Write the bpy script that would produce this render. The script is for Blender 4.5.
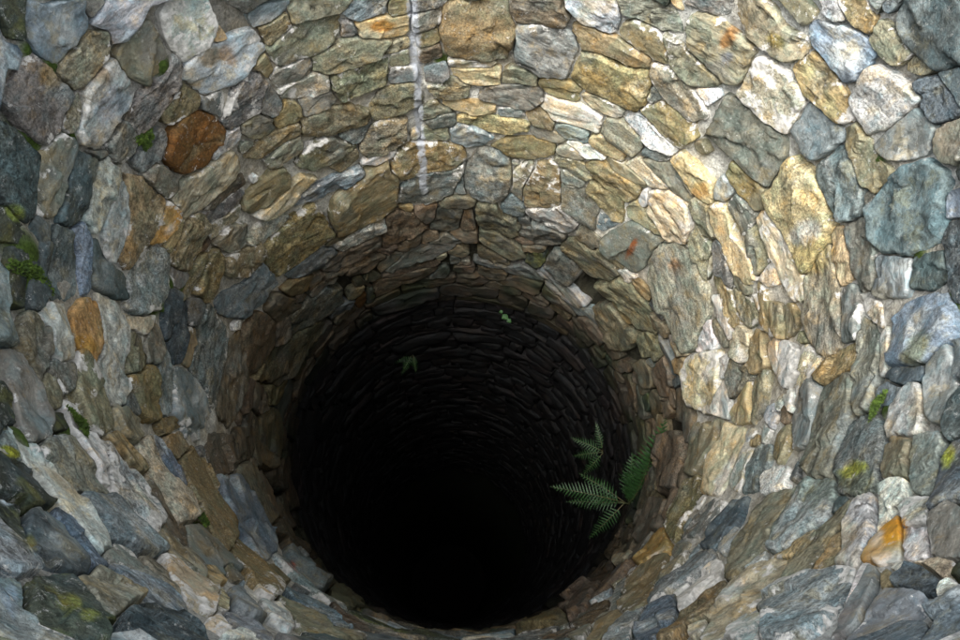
import bpy, bmesh, math, random
import numpy as np
from mathutils import Vector, Matrix

# ------------------------------------------------------------------ scene, camera, light
scene = bpy.context.scene
for o in list(bpy.data.objects):
    bpy.data.objects.remove(o)
COL = scene.collection

CAM_Z = 1.35                                  # camera height above the ground (m)
AX, AY = -0.021, 0.943                        # well axis as seen from the camera's foot
F, ALPHA, ROLL = 640.0, 0.440, -0.117         # focal length in px of a 960 px frame, tilt from straight down, roll
CAM = np.array([-AX, -AY, CAM_Z])             # world: the well's axis is x = y = 0
_c, _s = math.cos(ROLL), math.sin(ROLL)
_X = np.array([1.0, 0, 0]); _Y = np.array([0, math.cos(ALPHA), math.sin(ALPHA)])
FWD = np.array([0, math.sin(ALPHA), -math.cos(ALPHA)])
RIGHT = _c*_X - _s*_Y
UP = _s*_X + _c*_Y

cam_data = bpy.data.cameras.new('camera')
cam = bpy.data.objects.new('camera', cam_data)
COL.objects.link(cam)
m = Matrix.Identity(4)
for i in range(3):
    m[i][0] = RIGHT[i]; m[i][1] = UP[i]; m[i][2] = -FWD[i]; m[i][3] = CAM[i]
cam.matrix_world = m
cam_data.sensor_width = 36.0
cam_data.lens = F/960*36
cam_data.clip_start = 0.02
cam_data.clip_end = 500
scene.camera = cam

SUN_EL, SUN_AZ = 66.0, 216.0                  # azimuth the light comes FROM, degrees from +Y clockwise
world = bpy.data.worlds.new('World'); scene.world = world; world.use_nodes = True
wn = world.node_tree.nodes; wl = world.node_tree.links
sky = wn.new('ShaderNodeTexSky'); sky.sky_type = 'NISHITA'; sky.sun_disc = False
sky.sun_elevation = math.radians(SUN_EL); sky.sun_rotation = math.radians(SUN_AZ)
sky.air_density = 1.0; sky.dust_density = 4.0; sky.ozone_density = 1.0
hsv = wn.new('ShaderNodeHueSaturation'); hsv.inputs['Saturation'].default_value = 0.3   # thin even cloud
wl.new(sky.outputs[0], hsv.inputs['Color'])
wl.new(hsv.outputs[0], wn['Background'].inputs[0]); wn['Background'].inputs[1].default_value = 0.15

sun_d = bpy.data.lights.new('sun', 'SUN'); sun_d.energy = 0.8; sun_d.angle = math.radians(36); sun_d.color = (1, .985, .95)
sun = bpy.data.objects.new('sun', sun_d); COL.objects.link(sun)
_az = math.radians(SUN_AZ); _el = math.radians(SUN_EL)
_from = Vector((math.sin(_az)*math.cos(_el), math.cos(_az)*math.cos(_el), math.sin(_el)))
sun.rotation_euler = _from.to_track_quat('Z', 'Y').to_euler(); sun.location = (0, 0, 8)

scene.render.engine = 'CYCLES'
scene.view_settings.view_transform = 'Standard'; scene.view_settings.look = 'None'
scene.view_settings.gamma = 1; scene.view_settings.use_curve_mapping = False
scene.view_settings.exposure = 2.08
scene.cycles.max_bounces = 4; scene.cycles.diffuse_bounces = 4

# ------------------------------------------------------------------ helpers
rng = np.random.default_rng(11)
DL, KF = 2.697, 0.039                          # depth of the lip below the camera, flare of the upper shaft
D_RIM, D_BOT = 0.50, 20.0

def sstep(a, b, x):
    t = np.clip((x-a)/(b-a), 0, 1); return t*t*(3-2*t)

def wall_r(d):
    d = np.asarray(d, float)
    return np.where(d < DL, 1+KF*(DL-d), 1+0.022*sstep(0.0, 0.25, d-DL))

def wpos(th, d, h=0.0):                        # point on the shaft wall, h metres proud of it
    r = wall_r(d)-h
    return np.stack([r*np.cos(th), r*np.sin(th), CAM_Z-np.asarray(d, float)+0*r], -1)

def unproject(px, py):                         # photograph pixel -> (theta, depth) on the wall
    px = np.atleast_1d(np.asarray(px, float)); py = np.atleast_1d(np.asarray(py, float))
    D = ((px-480)/F)[:, None]*RIGHT+(-(py-320)/F)[:, None]*UP+FWD
    D = D/np.linalg.norm(D, axis=1)[:, None]
    lo = np.zeros(len(px)); hi = np.full(len(px), 12.0); found = np.zeros(len(px), bool)
    for t in np.arange(0.05, 12, 0.02):
        P = CAM+t*D
        out = (np.hypot(P[:, 0], P[:, 1]) >= wall_r(CAM_Z-P[:, 2])) & ~found
        hi[out] = t; lo[out] = t-0.02; found |= out
    for _ in range(14):
        mid = (lo+hi)/2; P = CAM+mid[:, None]*D
        out = np.hypot(P[:, 0], P[:, 1]) >= wall_r(CAM_Z-P[:, 2])
        hi = np.where(out, mid, hi); lo = np.where(out, lo, mid)
    P = CAM+hi[:, None]*D
    return np.arctan2(P[:, 1], P[:, 0]), CAM_Z-P[:, 2]

def project(P):
    V = np.asarray(P)-CAM; z = V@FWD
    return 480+F*(V@RIGHT)/z, 320-F*(V@UP)/z, z

_perm = np.random.default_rng(3).random((64, 64, 64))
def vnoise(p):                                 # smooth value noise, -1..1, p (...,3)
    p = np.asarray(p, float); i = np.floor(p).astype(int); f = p-i; f = f*f*(3-2*f)
    out = 0
    for a in (0, 1):
        for b in (0, 1):
            for c in (0, 1):
                w = (f[..., 0] if a else 1-f[..., 0])*(f[..., 1] if b else 1-f[..., 1])*(f[..., 2] if c else 1-f[..., 2])
                out = out+w*_perm[(i[..., 0]+a) % 64, (i[..., 1]+b) % 64, (i[..., 2]+c) % 64]
    return out*2-1
def fbm(p, o=4):
    s = 0; a = .5
    for k in range(o):
        s = s+a*vnoise(np.asarray(p)*(2**k)+17.3*k); a *= .55
    return s

def mesh_from(name, V, faces, smooth=True):
    me = bpy.data.meshes.new(name)
    V = np.asarray(V, np.float32)
    fs = np.array([len(f) for f in faces], np.int32) if not isinstance(faces, np.ndarray) else np.full(len(faces), faces.shape[1], np.int32)
    loops = np.concatenate([np.asarray(f, np.int32) for f in faces]) if not isinstance(faces, np.ndarray) else faces.astype(np.int32).ravel()
    me.vertices.add(len(V)); me.vertices.foreach_set('co', V.ravel())
    me.loops.add(len(loops)); me.loops.foreach_set('vertex_index', loops)
    me.polygons.add(len(fs)); st = np.concatenate([[0], np.cumsum(fs)[:-1]]).astype(np.int32)
    me.polygons.foreach_set('loop_start', st); me.polygons.foreach_set('loop_total', fs)
    if smooth: me.polygons.foreach_set('use_smooth', np.ones(len(fs), bool))
    me.update(calc_edges=True); me.validate()
    return me
def attr(me, name, data, kind):
    a = me.attributes.new(name, kind, 'POINT')
    data = np.asarray(data, np.float32)
    a.data.foreach_set({'FLOAT': 'value', 'FLOAT_COLOR': 'color', 'FLOAT2': 'vector', 'FLOAT_VECTOR': 'vector'}[kind], data.ravel())
def link(name, me, parent=None, mat=None, loc=None):
    o = bpy.data.objects.new(name, me); COL.objects.link(o)
    if mat is not None and me is not None and not me.materials: me.materials.append(mat)
    if parent: o.parent = parent
    if loc is not None: o.location = loc
    return o
def tag(o, label=None, cat=None, group=None, kind=None):
    for k, v in (('label', label), ('category', cat), ('group', group), ('kind', kind)):
        if v: o[k] = v
    return o

class NT:                                      # tiny node-tree helper
    def __init__(s, name):
        s.m = bpy.data.materials.new(name); s.m.use_nodes = True; s.t = s.m.node_tree; s.b = s.t.nodes['Principled BSDF']
    def n(s, typ, **kw):
        n = s.t.nodes.new(typ)
        for k, v in kw.items():
            if k.startswith('_'): setattr(n, k[1:], v)
            else:
                n.inputs[int(k[1:]) if k[0] == 'i' and k[1:].isdigit() else k].default_value = v
        return n
    def l(s, a, b): s.t.links.new(a, b)
    def mix(s, fac, a, b, mode='MIX'):
        n = s.t.nodes.new('ShaderNodeMix'); n.data_type = 'RGBA'; n.blend_type = mode; n.clamp_factor = True
        for sock, v in ((n.inputs[0], fac), (n.inputs[6], a), (n.inputs[7], b)):
            if hasattr(v, 'is_linked'): s.l(v, sock)
            else: sock.default_value = v if not isinstance(v, tuple) else (*v, 1)[:4]
        return n.outputs[2]
    def math(s, op, a, b=0.0, clamp=False):
        n = s.t.nodes.new('ShaderNodeMath'); n.operation = op; n.use_clamp = clamp
        for sock, v in ((n.inputs[0], a), (n.inputs[1], b)):
            if hasattr(v, 'is_linked'): s.l(v, sock)
            else: sock.default_value = v
        return n.outputs[0]
    def noise(s, vec, scale, detail=6, rough=.6, dist=0.0, col=False):
        n = s.n('ShaderNodeTexNoise'); n.inputs['Scale'].default_value = scale; n.inputs['Detail'].default_value = detail
        n.inputs['Roughness'].default_value = rough; n.inputs['Distortion'].default_value = dist
        s.l(vec, n.inputs['Vector']); return n.outputs[1 if col else 0]
    def ramp(s, x, a, b, lo=0.0, hi=1.0):
        n = s.n('ShaderNodeMapRange'); n.interpolation_type = 'SMOOTHSTEP'
        s.l(x, n.inputs[0]); n.inputs[1].default_value = a; n.inputs[2].default_value = b
        n.inputs[3].default_value = lo; n.inputs[4].default_value = hi; return n.outputs[0]

TH_STREAK, _d = (v[0] for v in unproject([417], [90]))

def streak_mask(M):                            # the run of lime wash down the shaft wall: a vertical stain at one bearing
    g = M.n('ShaderNodeNewGeometry'); sep = M.n('ShaderNodeSeparateXYZ'); M.l(g.outputs['Position'], sep.inputs[0])
    th = M.math('ARCTAN2', sep.outputs[1], sep.outputs[0])
    wob = M.math('MULTIPLY', M.math('SUBTRACT', M.noise(g.outputs['Position'], 14, 6, .75), .5), .06)
    dist = M.math('ABSOLUTE', M.math('ADD', M.math('SUBTRACT', th, TH_STREAK), wob))
    a = M.ramp(dist, .010, .024, 1, 0)
    zz = M.ramp(sep.outputs[2], CAM_Z-2.66, CAM_Z-2.50, 0, 1)
    nn = M.ramp(M.noise(g.outputs['Position'], 30, 6, .8), .36, .52, .22, 1)
    return M.math('MULTIPLY', M.math('MULTIPLY', a, zz), M.math('MULTIPLY', nn, .9))

def stone_material():
    M = NT('rough_stone')
    col = M.n('ShaderNodeAttribute', _attribute_name='col'); ed = M.n('ShaderNodeAttribute', _attribute_name='edge')
    sm = M.n('ShaderNodeAttribute', _attribute_name='smear'); uv = M.n('ShaderNodeAttribute', _attribute_name='grain')
    pos = M.n('ShaderNodeNewGeometry').outputs['Position']
    rk = M.n('ShaderNodeAttribute', _attribute_name='rock'); rs = M.n('ShaderNodeSeparateXYZ'); M.l(rk.outputs['Vector'], rs.inputs[0])
    st = M.n('ShaderNodeMapping'); M.l(uv.outputs['Vector'], st.inputs[0]); st.inputs['Scale'].default_value = (.75, 2.0, 2.0)
    lay = M.noise(st.outputs[0], 22, 6, .7)                    # bedded schist
    iso = M.noise(uv.outputs['Vector'], 30, 6, .78)            # massive, mottled
    gm = M.n('ShaderNodeMix'); gm.data_type = 'FLOAT'; M.l(M.ramp(rs.outputs[0], .35, .65), gm.inputs[0]); M.l(iso, gm.inputs[2]); M.l(lay, gm.inputs[3])
    grain = gm.outputs[0]
    blot = M.noise(uv.outputs['Vector'], 13, 5, .72)
    fine = M.noise(uv.outputs['Vector'], 130, 3, .8)
    amp = lambda x, kk: M.math('ADD', 1.0, M.math('MULTIPLY', M.math('SUBTRACT', x, 1.0), kk))
    v = M.math('MULTIPLY', amp(M.ramp(grain, .32, .68, .42, 1.55), rs.outputs[1]), amp(M.ramp(fine, .32, .68, .55, 1.45), rs.outputs[2]))
    c = M.mix(1.0, col.outputs['Color'], v, 'MULTIPLY')
    grey = M.mix(1.0, c, (.85, .98, 1.04), 'MULTIPLY'); warm = M.mix(1.0, c, (1.15, 1.0, .80), 'MULTIPLY')
    c = M.mix(M.ramp(blot, .40, .50), grey, c); c = M.mix(M.ramp(blot, .53, .63), c, warm)
    # weathering: dark iron film, pale lichen crust on the dry upper stones
    film = M.noise(uv.outputs['Vector'], 19, 7, .8)
    c = M.mix(M.ramp(film, .55, .64, 0, .65), c, M.mix(1.0, c, (.42, .40, .37), 'MULTIPLY'))
    dry = M.ramp(sm.outputs['Fac'], 0, .3)
    crust = M.noise(uv.outputs['Vector'], 48, 6, .85)
    c = M.mix(M.math('MULTIPLY', M.math('MULTIPLY', M.ramp(crust, .57, .65), .6), dry), c, (.52, .52, .48))
    # lime mortar dragged over the edges
    sn = M.noise(pos, 15, 7, .72, .2)
    k = M.math('ADD', M.math('MULTIPLY', ed.outputs['Fac'], .30), M.math('MULTIPLY', M.math('SUBTRACT', sn, .5), 2.6))
    k = M.math('ADD', k, M.math('SUBTRACT', sm.outputs['Fac'], 1.0))
    mask = M.ramp(k, .0, .12, 0, .9)
    lime = M.mix(M.ramp(M.noise(pos, 60, 3), .35, .65), (.42, .41, .37), (.74, .72, .67))
    c = M.mix(mask, c, lime)
    s = streak_mask(M)
    c = M.mix(s, c, (.47, .50, .54))
    M.l(c, M.b.inputs['Base Color'])
    M.l(M.ramp(fine, .3, .7, .62, .9), M.b.inputs['Roughness'])
    M.b.inputs['Specular IOR Level'].default_value = .15
    hgt = M.math('ADD', M.math('MULTIPLY', M.math('MULTIPLY', grain, rs.outputs[1]), .9), M.math('MULTIPLY', M.math('MULTIPLY', fine, rs.outputs[2]), .2))
    bp = M.n('ShaderNodeBump'); bp.inputs['Strength'].default_value = 1.0; bp.inputs['Distance'].default_value = .012
    M.l(hgt, bp.inputs['Height']); M.l(bp.outputs[0], M.b.inputs['Normal'])
    return M.m

def mortar_material():
    M = NT('lime_mortar')
    col = M.n('ShaderNodeAttribute', _attribute_name='col'); pos = M.n('ShaderNodeNewGeometry').outputs['Position']
    n1 = M.noise(pos, 30, 5, .75); n2 = M.noise(pos, 140, 3, .7); n3 = M.noise(pos, 8, 4, .6)
    v = M.math('MULTIPLY', M.ramp(n1, .25, .75, .6, 1.35), M.ramp(n2, .25, .75, .7, 1.3))
    c = M.mix(1.0, col.outputs['Color'], v, 'MULTIPLY')
    c = M.mix(M.ramp(n3, .45, .65, 0, .55), c, M.mix(1.0, c, (.72, .62, .47), 'MULTIPLY'))
    c = M.mix(streak_mask(M), c, (.47, .50, .54))
    M.l(c, M.b.inputs['Base Color']); M.b.inputs['Roughness'].default_value = .92
    M.b.inputs['Specular IOR Level'].default_value = .2
    bp = M.n('ShaderNodeBump'); bp.inputs['Distance'].default_value = .014
    M.l(M.math('ADD', n1, M.math('MULTIPLY', n2, .35)), bp.inputs['Height']); M.l(bp.outputs[0], M.b.inputs['Normal'])
    return M.m

def leaf_material(name, a, b, rough=.55):
    M = NT(name)
    pos = M.n('ShaderNodeNewGeometry').outputs['Position']
    c = M.mix(M.ramp(M.noise(pos, 45, 4), .35, .65), a, b)
    M.l(c, M.b.inputs['Base Color']); M.b.inputs['Roughness'].default_value = rough
    M.b.inputs['Subsurface Weight'].default_value = 0.0
    return M.m

MAT_STONE = stone_material(); MAT_MORTAR = mortar_material()

# outlines of the stones, drawn from the photograph in quarter pixels per tile: colour code, then x y pairs
TRACE = """
@0 0
m -30 -30 70 -30 60 110 90 180 -30 230
B 70 60 110 -30 310 -30 345 90 310 160 215 250 150 225 95 150
n 325 -30 430 -30 440 10 350 80 325 40
n 440 -30 640 -30 640 10 560 60 480 105 445 60
h 215 285 330 150 410 55 470 100 470 160 400 240 310 345 270 350
h 455 190 490 110 570 65 615 130 655 215 640 270 570 330 520 310 480 265
p 640 20 690 -30 820 -30 860 90 815 170 720 245 665 130
g 825 -30 1155 -30 1150 15 1060 80 960 105 925 125 870 75
t 845 150 870 100 905 125 890 150 860 160
p 710 285 770 215 960 130 1020 110 1030 160 1055 200 960 285 890 330 820 375 760 345
n 75 225 120 210 180 260 280 370 240 440 215 520 165 575 100 540 0 420 -30 360 30 300
G -30 240 60 190 70 220 20 310 -30 360
h 230 490 270 410 305 370 315 420 290 510 260 535
p 320 360 410 245 450 240 530 370 500 430 430 490 410 560 380 610 330 590 290 530
n 505 460 560 390 650 290 690 225 715 255 650 370 590 480 550 520 525 500
o 640 455 680 400 725 330 790 375 760 430 690 480 650 480
n 800 385 880 360 890 420 875 465 800 430
n 885 420 960 330 1000 290 1030 280 1060 330 1030 430 960 490 900 500 875 480
r 655 570 690 500 780 440 850 455 885 510 870 580 790 660 720 685 650 640 635 610
w 820 615 900 540 950 500 960 530 920 590 850 625
n 415 575 470 475 525 550 520 590 490 630 440 640
n 520 640 600 540 640 510 650 560 640 610 600 660 560 690
n 158 618 247 529 302 591 275 687 220 825 165 880 124 797
G -30 500 56 550 130 645 110 880 28 880 -30 830
@240 0
h 190 30 230 -30 450 -30 430 20 330 45 200 75
o 65 105 185 50 195 85 110 170
h 100 190 200 110 330 50 390 55 395 120 300 190 250 220 170 250 120 235
g 400 40 470 -30 590 -30 580 40 470 70
o 590 10 620 -30 660 -30 670 35 600 50
n 695 60 800 30 805 80 740 110 690 115
n 690 -30 820 -30 800 10 700 35
y 460 90 560 65 670 60 675 120 590 140 490 135
n 405 80 440 80 465 115 440 135 405 140
o 815 30 860 -30 1060 -30 1085 60 1090 130 1050 220 950 225 840 200 805 120
h 280 225 420 150 560 145 600 160 570 205 420 250 320 285 290 270
h 575 195 620 160 670 150 680 175 620 200 580 210
o 725 135 780 110 800 150 760 175 720 180
b 720 190 790 170 800 215 750 235 720 235
h 600 210 665 190 670 240 610 260 595 245
n 580 285 620 260 690 265 690 300 630 320 590 310
n 740 260 820 240 835 285 800 320 745 315
h 360 300 450 265 590 225 580 320 400 385 365 350
n 110 300 200 240 275 220 285 260 240 310 160 335 115 325
o 50 265 95 210 125 270 100 305
t 150 365 220 310 300 285 350 300 345 350 270 380 200 390
n 235 400 300 370 360 355 380 385 300 440 250 445
n 75 440 110 330 150 390 165 430 120 460
o 130 480 190 395 240 420 225 480 150 505
o 240 480 310 440 430 410 510 440 500 470 400 510 320 530 245 530
h 510 440 560 360 620 325 690 325 720 350 725 410 640 445 540 470
h 765 340 820 310 870 310 920 340 910 370 860 390 790 375
g 925 345 985 335 990 365 930 375
t 830 235 880 225 960 235 1010 240 990 255 900 260 840 255
y 850 275 920 265 1030 268 1050 285 1040 325 960 330 880 315
y 800 410 860 395 960 395 1020 410 1025 440 940 445 850 430
h 725 420 790 405 840 440 780 455 730 460
n 750 475 820 440 865 460 850 495 770 505
y 865 465 960 452 1080 465 1155 485 1150 510 1060 525 960 505 890 495
h 740 515 820 505 840 540 760 555 735 545
g 840 520 890 480 960 510 1010 540 970 575 900 580 850 555
h -10 480 60 460 120 470 125 510 60 540 0 530
o 40 615 100 545 180 495 235 485 230 515 150 570 90 610
h 100 640 160 575 230 540 245 590 170 640 120 670
h 250 600 330 550 430 550 460 575 380 630 290 660 235 650
n 390 545 450 500 520 480 490 545 440 570
h 470 585 520 500 560 475 665 470 655 540 600 590 500 615
o 360 650 420 600 465 580 460 620 400 670
w 495 640 530 620 615 590 610 610 540 645
o 620 620 660 570 780 565 890 575 895 620 860 670 640 690 600 670
@480 0
b 115 20 150 -30 320 -30 345 60 330 90 240 80 130 60
p 335 10 370 -30 540 -30 560 50 555 115 500 120 420 80
n 550 -10 730 -30 780 40 805 110 740 100 640 55 580 30
y 735 -30 810 -30 800 20 760 15
n 830 0 860 -30 1020 -30 1010 45 960 50 880 25
n 160 90 250 85 380 140 385 170 350 295 240 280 150 230
o 385 105 440 95 570 160 680 230 670 250 630 260 520 210 430 185 390 150
o 560 100 620 75 720 110 760 190 755 250 690 230 570 130
o 370 290 430 200 480 200 570 260 680 280 690 330 660 415 610 425 520 370 400 330
h 760 135 800 160 850 220 960 310 960 340 880 335 800 290 765 220
h 835 80 880 40 960 70 1030 120 1100 180 1110 210 1050 330 1000 320 930 270 850 190
h 690 290 700 250 790 270 830 330 910 400 900 460 850 460 760 390
w 870 345 960 350 970 380 910 420
o 660 430 730 395 860 490 860 540 800 585 760 560
g 670 385 700 340 735 385 690 410
t 250 420 270 370 350 390 460 440 500 470 480 520 400 490 300 465
o 235 320 260 290 330 300 405 350 390 390 310 380
h 85 290 130 265 230 285 230 325 150 325 85 320
n -30 345 60 335 150 330 240 345 255 400 190 430 100 410 0 385
g 70 430 110 420 175 435 175 455 80 455
o 180 440 240 430 300 480 290 505 220 490
g 305 500 350 480 440 530 430 560 340 540
h 200 505 290 520 350 555 330 565 230 550
o 45 580 110 545 220 545 300 570 300 610 200 630 100 615
h 310 590 340 570 400 600 420 640 330 650
w 350 560 400 560 510 625 480 630 420 610
y 440 540 480 530 590 610 570 635 500 610
h 485 510 500 470 560 480 650 570 640 600 600 620 540 560
p 590 470 610 440 700 510 790 590 770 610 700 580
n 640 620 670 585 740 610 790 650 720 670
t 410 370 470 385 570 430 550 460 470 420
@720 0
n -40 536 36 372 132 452 272 564 256 644 204 744 104 660
h 75 30 100 -30 190 -30 260 60 360 140 380 190 330 230 280 230 190 180 110 100
w 200 0 220 -30 390 -30 380 20 310 75 260 50
p 400 -30 470 -30 500 70 470 80 420 40
o 480 -10 500 -30 600 -30 620 130 590 120 540 60
h 615 140 650 100 700 140 770 210 760 230 710 240 640 190
G 650 10 700 -30 750 -30 690 45
G 730 60 790 -30 960 -30 1000 60 980 240 890 270 800 190 750 110
B 355 140 360 90 450 100 580 150 620 210 560 300 520 320 460 250 400 190
o 320 260 380 195 420 220 480 330 550 430 540 480 500 500 450 470 360 370
t 90 370 150 220 240 270 330 340 350 390 320 460 260 525 180 470
p 545 400 600 330 630 260 720 330 820 390 790 420 700 500 610 530
g 300 520 380 400 440 430 510 520 500 560 420 625 350 600
h 504 508 560 496 696 700 640 764 588 728
g 640 580 720 500 800 430 860 500 880 550 830 620 740 640 680 620
G 810 310 870 300 960 390 960 460 880 480 840 420
G 900 290 960 280 1000 350 980 400 930 350
h 850 550 920 500 1000 480 1000 660 920 650 880 610
h 770 250 800 230 850 290 820 310
g 408 672 492 576 560 644 592 768 572 852 504 880 448 824
@0 150
G 215 250 250 150 300 0 370 30 380 80 340 200 310 270 250 305 220 285
p 330 230 370 100 420 25 460 90 450 170 390 240 350 310 330 280
n 320 -10 400 -15 420 15 380 25
o 500 110 560 120 640 190 630 250 580 360 540 420 510 470 450 465 470 380 500 260
p 395 400 430 230 490 130 510 160 490 300 460 420 440 465 400 430
Y 570 370 610 300 660 200 700 240 700 280 640 360 600 375
y 650 370 690 300 720 280 700 360 670 400
o 675 430 720 300 790 245 820 290 780 390 740 470 700 470
h 560 95 610 45 690 110 700 150 660 190 610 150
t 685 185 740 130 860 50 920 0 930 60 880 160 750 265 710 240
n 820 250 960 140 970 180 870 260 820 290
b 800 230 850 160 960 100 970 130 880 200
t 820 330 880 270 950 230 940 270 860 345
h 850 370 900 310 970 290 980 380 900 405
b 780 360 810 320 830 370 800 400
o 780 570 800 500 860 390 880 430 840 560 810 600
o 890 430 960 390 1030 365 1050 445 960 500 890 500
g 860 610 960 545 1055 450 1090 520 1040 600 960 660 880 640
n 680 550 680 480 740 500 730 540 700 550
o 710 590 740 520 800 420 810 410 770 530 730 600
g 490 620 500 510 560 390 640 400 670 440 640 560 600 640 560 680 510 690
G 190 560 185 400 200 310 250 320 290 420 300 560 250 600 200 595
G 110 480 110 290 160 280 195 320 180 450 170 560 130 640 105 620
B 290 390 280 330 320 300 340 360 330 470 350 560 310 570
G 350 370 380 350 390 420 440 470 490 510 490 600 420 590 350 540
m -30 180 30 230 100 350 90 385 40 380 -30 350
m -30 400 40 390 75 430 70 640 20 720 -30 720
@240 140
o 10 220 90 150 160 105 190 130 185 180 100 250 30 285 10 270
t 60 290 130 230 240 150 275 155 190 240 100 300
g 215 250 250 210 310 170 480 105 485 125 400 180 290 225
p 0 390 90 320 180 290 190 320 110 370 20 420
o 360 280 370 230 490 120 580 90 620 130 610 260 560 290 460 340 390 370 365 320
o 90 480 90 420 170 340 290 240 370 370 350 400 220 500 140 545
w 370 400 450 360 560 310 575 340 560 365 480 390 400 435
g 200 530 240 490 350 430 375 445 340 490 220 545
n 630 220 640 180 710 110 820 100 890 85 880 160 850 210 740 245 650 250
n 895 190 900 130 960 40 1040 30 1070 70 1090 170 1050 220 960 220
g 850 200 870 140 895 150 900 200
y 640 265 680 255 690 280 650 285
h 800 240 860 220 930 230 920 255 830 260
b 570 410 590 300 650 270 700 290 740 330 680 360 620 400
b 690 270 780 250 780 300 740 320
n 775 340 790 270 860 260 890 280 860 355
b 890 290 920 265 940 340 890 350
b 320 520 380 450 540 370 550 410 470 470 350 540
b 410 510 450 490 560 440 575 470 500 510 430 530
b 580 430 660 390 720 370 730 400 630 440
n 570 530 640 450 760 405 850 395 860 420 720 460 600 540
n 740 395 800 370 870 380 880 400 760 410
b 830 440 870 415 910 440 890 460
t 780 470 815 450 820 480 790 490
t 860 470 900 460 915 490 870 495
o 170 590 220 555 280 545 260 590 190 610
n 320 610 380 550 440 540 450 590 400 640
b 450 570 520 520 560 540 520 570
b 510 610 560 560 660 520 770 500 780 530 640 560 540 620
b 660 570 760 550 870 540 860 560 740 580
b 860 560 870 530 960 530 1000 550 960 580
@480 140
o 180 255 175 180 220 100 310 80 325 200 320 250 270 270 200 265
h 130 200 140 120 200 80 220 100 175 180 170 240
g 80 260 130 210 175 250 180 290 110 285
h 305 70 340 15 380 50 450 120 445 150 400 145 330 100
o 430 90 480 70 590 140 645 180 640 220 600 235 530 190 450 120
n 330 170 420 190 480 250 480 290 460 350 390 310 335 260
n 325 110 370 130 420 170 410 190 340 160
o 420 190 450 160 580 225 575 320 540 310 480 240
h 510 60 560 80 670 160 665 180 600 150 520 100
t 605 90 640 70 700 120 750 180 740 195 690 170
h 650 70 680 40 760 70 810 120 860 210 840 245 790 210 720 140
y 770 70 810 50 880 120 940 200 940 230 900 245 850 200
t 680 280 690 200 760 200 830 260 850 340 820 410 770 395 730 330
h 590 270 630 240 680 320 740 370 730 385 660 340 600 300
p 640 230 670 195 680 250 650 260
g 470 340 490 280 560 330 490 360
n 490 400 560 340 640 330 740 390 700 440 640 520 600 520 530 460 500 430
n 330 260 380 300 390 350 340 350 260 310 190 290 190 275
h 390 350 430 345 490 400 490 430 440 430 400 390
h 330 400 390 400 470 450 560 530 540 590 440 530 360 460
h 560 540 620 590 680 680 700 760 640 740 560 640 460 565
n 260 490 300 440 370 470 390 540 360 570 300 540
p 230 530 260 510 340 580 430 645 400 660 300 600
w 560 520 590 515 620 545 600 560
h 680 484 724 416 792 412 860 484 900 568 928 664 888 788 844 856 792 776 724 664 680 568
h 850 390 870 350 930 430 910 540 880 510
h 845 250 870 215 910 260 950 330 960 380 930 400 890 360
t 915 480 945 460 960 510 925 540
h 0 250 60 240 80 290 160 330 140 370 60 330 0 330
h 0 360 60 360 170 430 180 460 130 470 40 410 0 390
n 165 345 220 325 330 370 340 400 260 410 190 380
b 150 390 190 370 215 400 200 420
b 0 430 60 450 140 490 150 510 80 490 0 470
t 60 480 110 475 140 500 90 510
b 0 490 100 520 140 540 130 560 40 540 0 530
m 200 430 250 450 270 480 220 500 190 470
@720 140
y 205 215 300 85 380 140 420 250 465 340 410 430 350 530 310 470 280 370 240 290
y 455 380 480 345 515 400 540 550 500 585 475 520
n 515 370 560 330 605 315 630 440 635 580 590 595 540 520
B 610 270 680 190 780 110 860 80 920 170 930 300 900 400 790 460 700 450 630 400
G 800 470 920 445 930 550 850 600 790 600
g 640 480 720 470 790 490 780 600 650 620
G 920 350 960 330 1000 330 1000 640 950 640 925 460
B 930 220 1000 190 1000 310 940 310
n 590 220 620 205 630 240 600 255
t 170 560 215 480 245 520 245 575 180 585
o 40 130 65 85 110 130 190 210 185 270 150 280 90 210
n 45 250 80 210 160 300 120 370 90 370 60 310
p 0 160 20 135 70 190 30 240 -20 230
y -40 300 10 240 40 300 60 400 130 470 150 550 120 575 60 500 0 380 -40 340
h 120 400 170 320 210 420 210 480 160 530
t 170 310 190 270 240 340 300 420 340 530 350 640 300 640 260 560 220 440
h 352 556 464 416 492 624 504 788 436 872 380 816
n 504 608 560 584 572 788 504 800
n -20 400 20 390 50 490 50 590 10 560 -10 480
h 60 540 120 590 140 640 90 640
t 140 570 170 590 200 640 190 700 150 680
h 210 610 250 585 290 640 280 700 230 690
@0 280
h 65 210 95 150 170 190 190 260 180 340 140 420 110 340 75 280
p 140 150 170 100 250 100 260 150 265 220 275 320 230 330 200 270 180 200
n 180 340 270 330 285 400 240 440 200 400
Y 275 150 310 90 350 90 380 180 385 260 360 340 320 270 290 210
p 380 70 350 50 430 80 480 170 490 280 490 400 505 470 460 515 420 480 400 400 380 350 400 220
h 150 440 170 370 210 400 235 490 210 515 170 510
n -30 270 60 270 110 350 140 440 180 560 190 640 100 640 50 540 40 460 -30 380
m -30 400 0 400 40 480 50 560 -30 600
h 290 380 310 310 350 340 400 430 430 560 440 610 380 600 320 520 295 440
m 190 540 245 540 255 600 200 605
G 650 230 640 130 680 20 705 50 700 110 680 200 660 235
t 490 160 500 110 560 130 595 140 590 190 550 215 510 190
n 570 260 600 155 630 200 640 290 610 335 580 330
G 665 270 700 110 740 95 745 160 720 320 690 330
o 720 320 740 200 770 195 765 260 745 340
n 745 160 750 80 790 75 810 110 790 170 765 185
g 750 340 780 190 820 100 870 190 905 220 880 330 850 500 830 520 790 430
h 495 240 520 205 560 240 570 330 540 380 500 370
o 500 400 540 380 600 340 620 400 635 550 590 555 540 500
g 630 330 650 270 675 320 680 480 660 540 635 520
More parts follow.
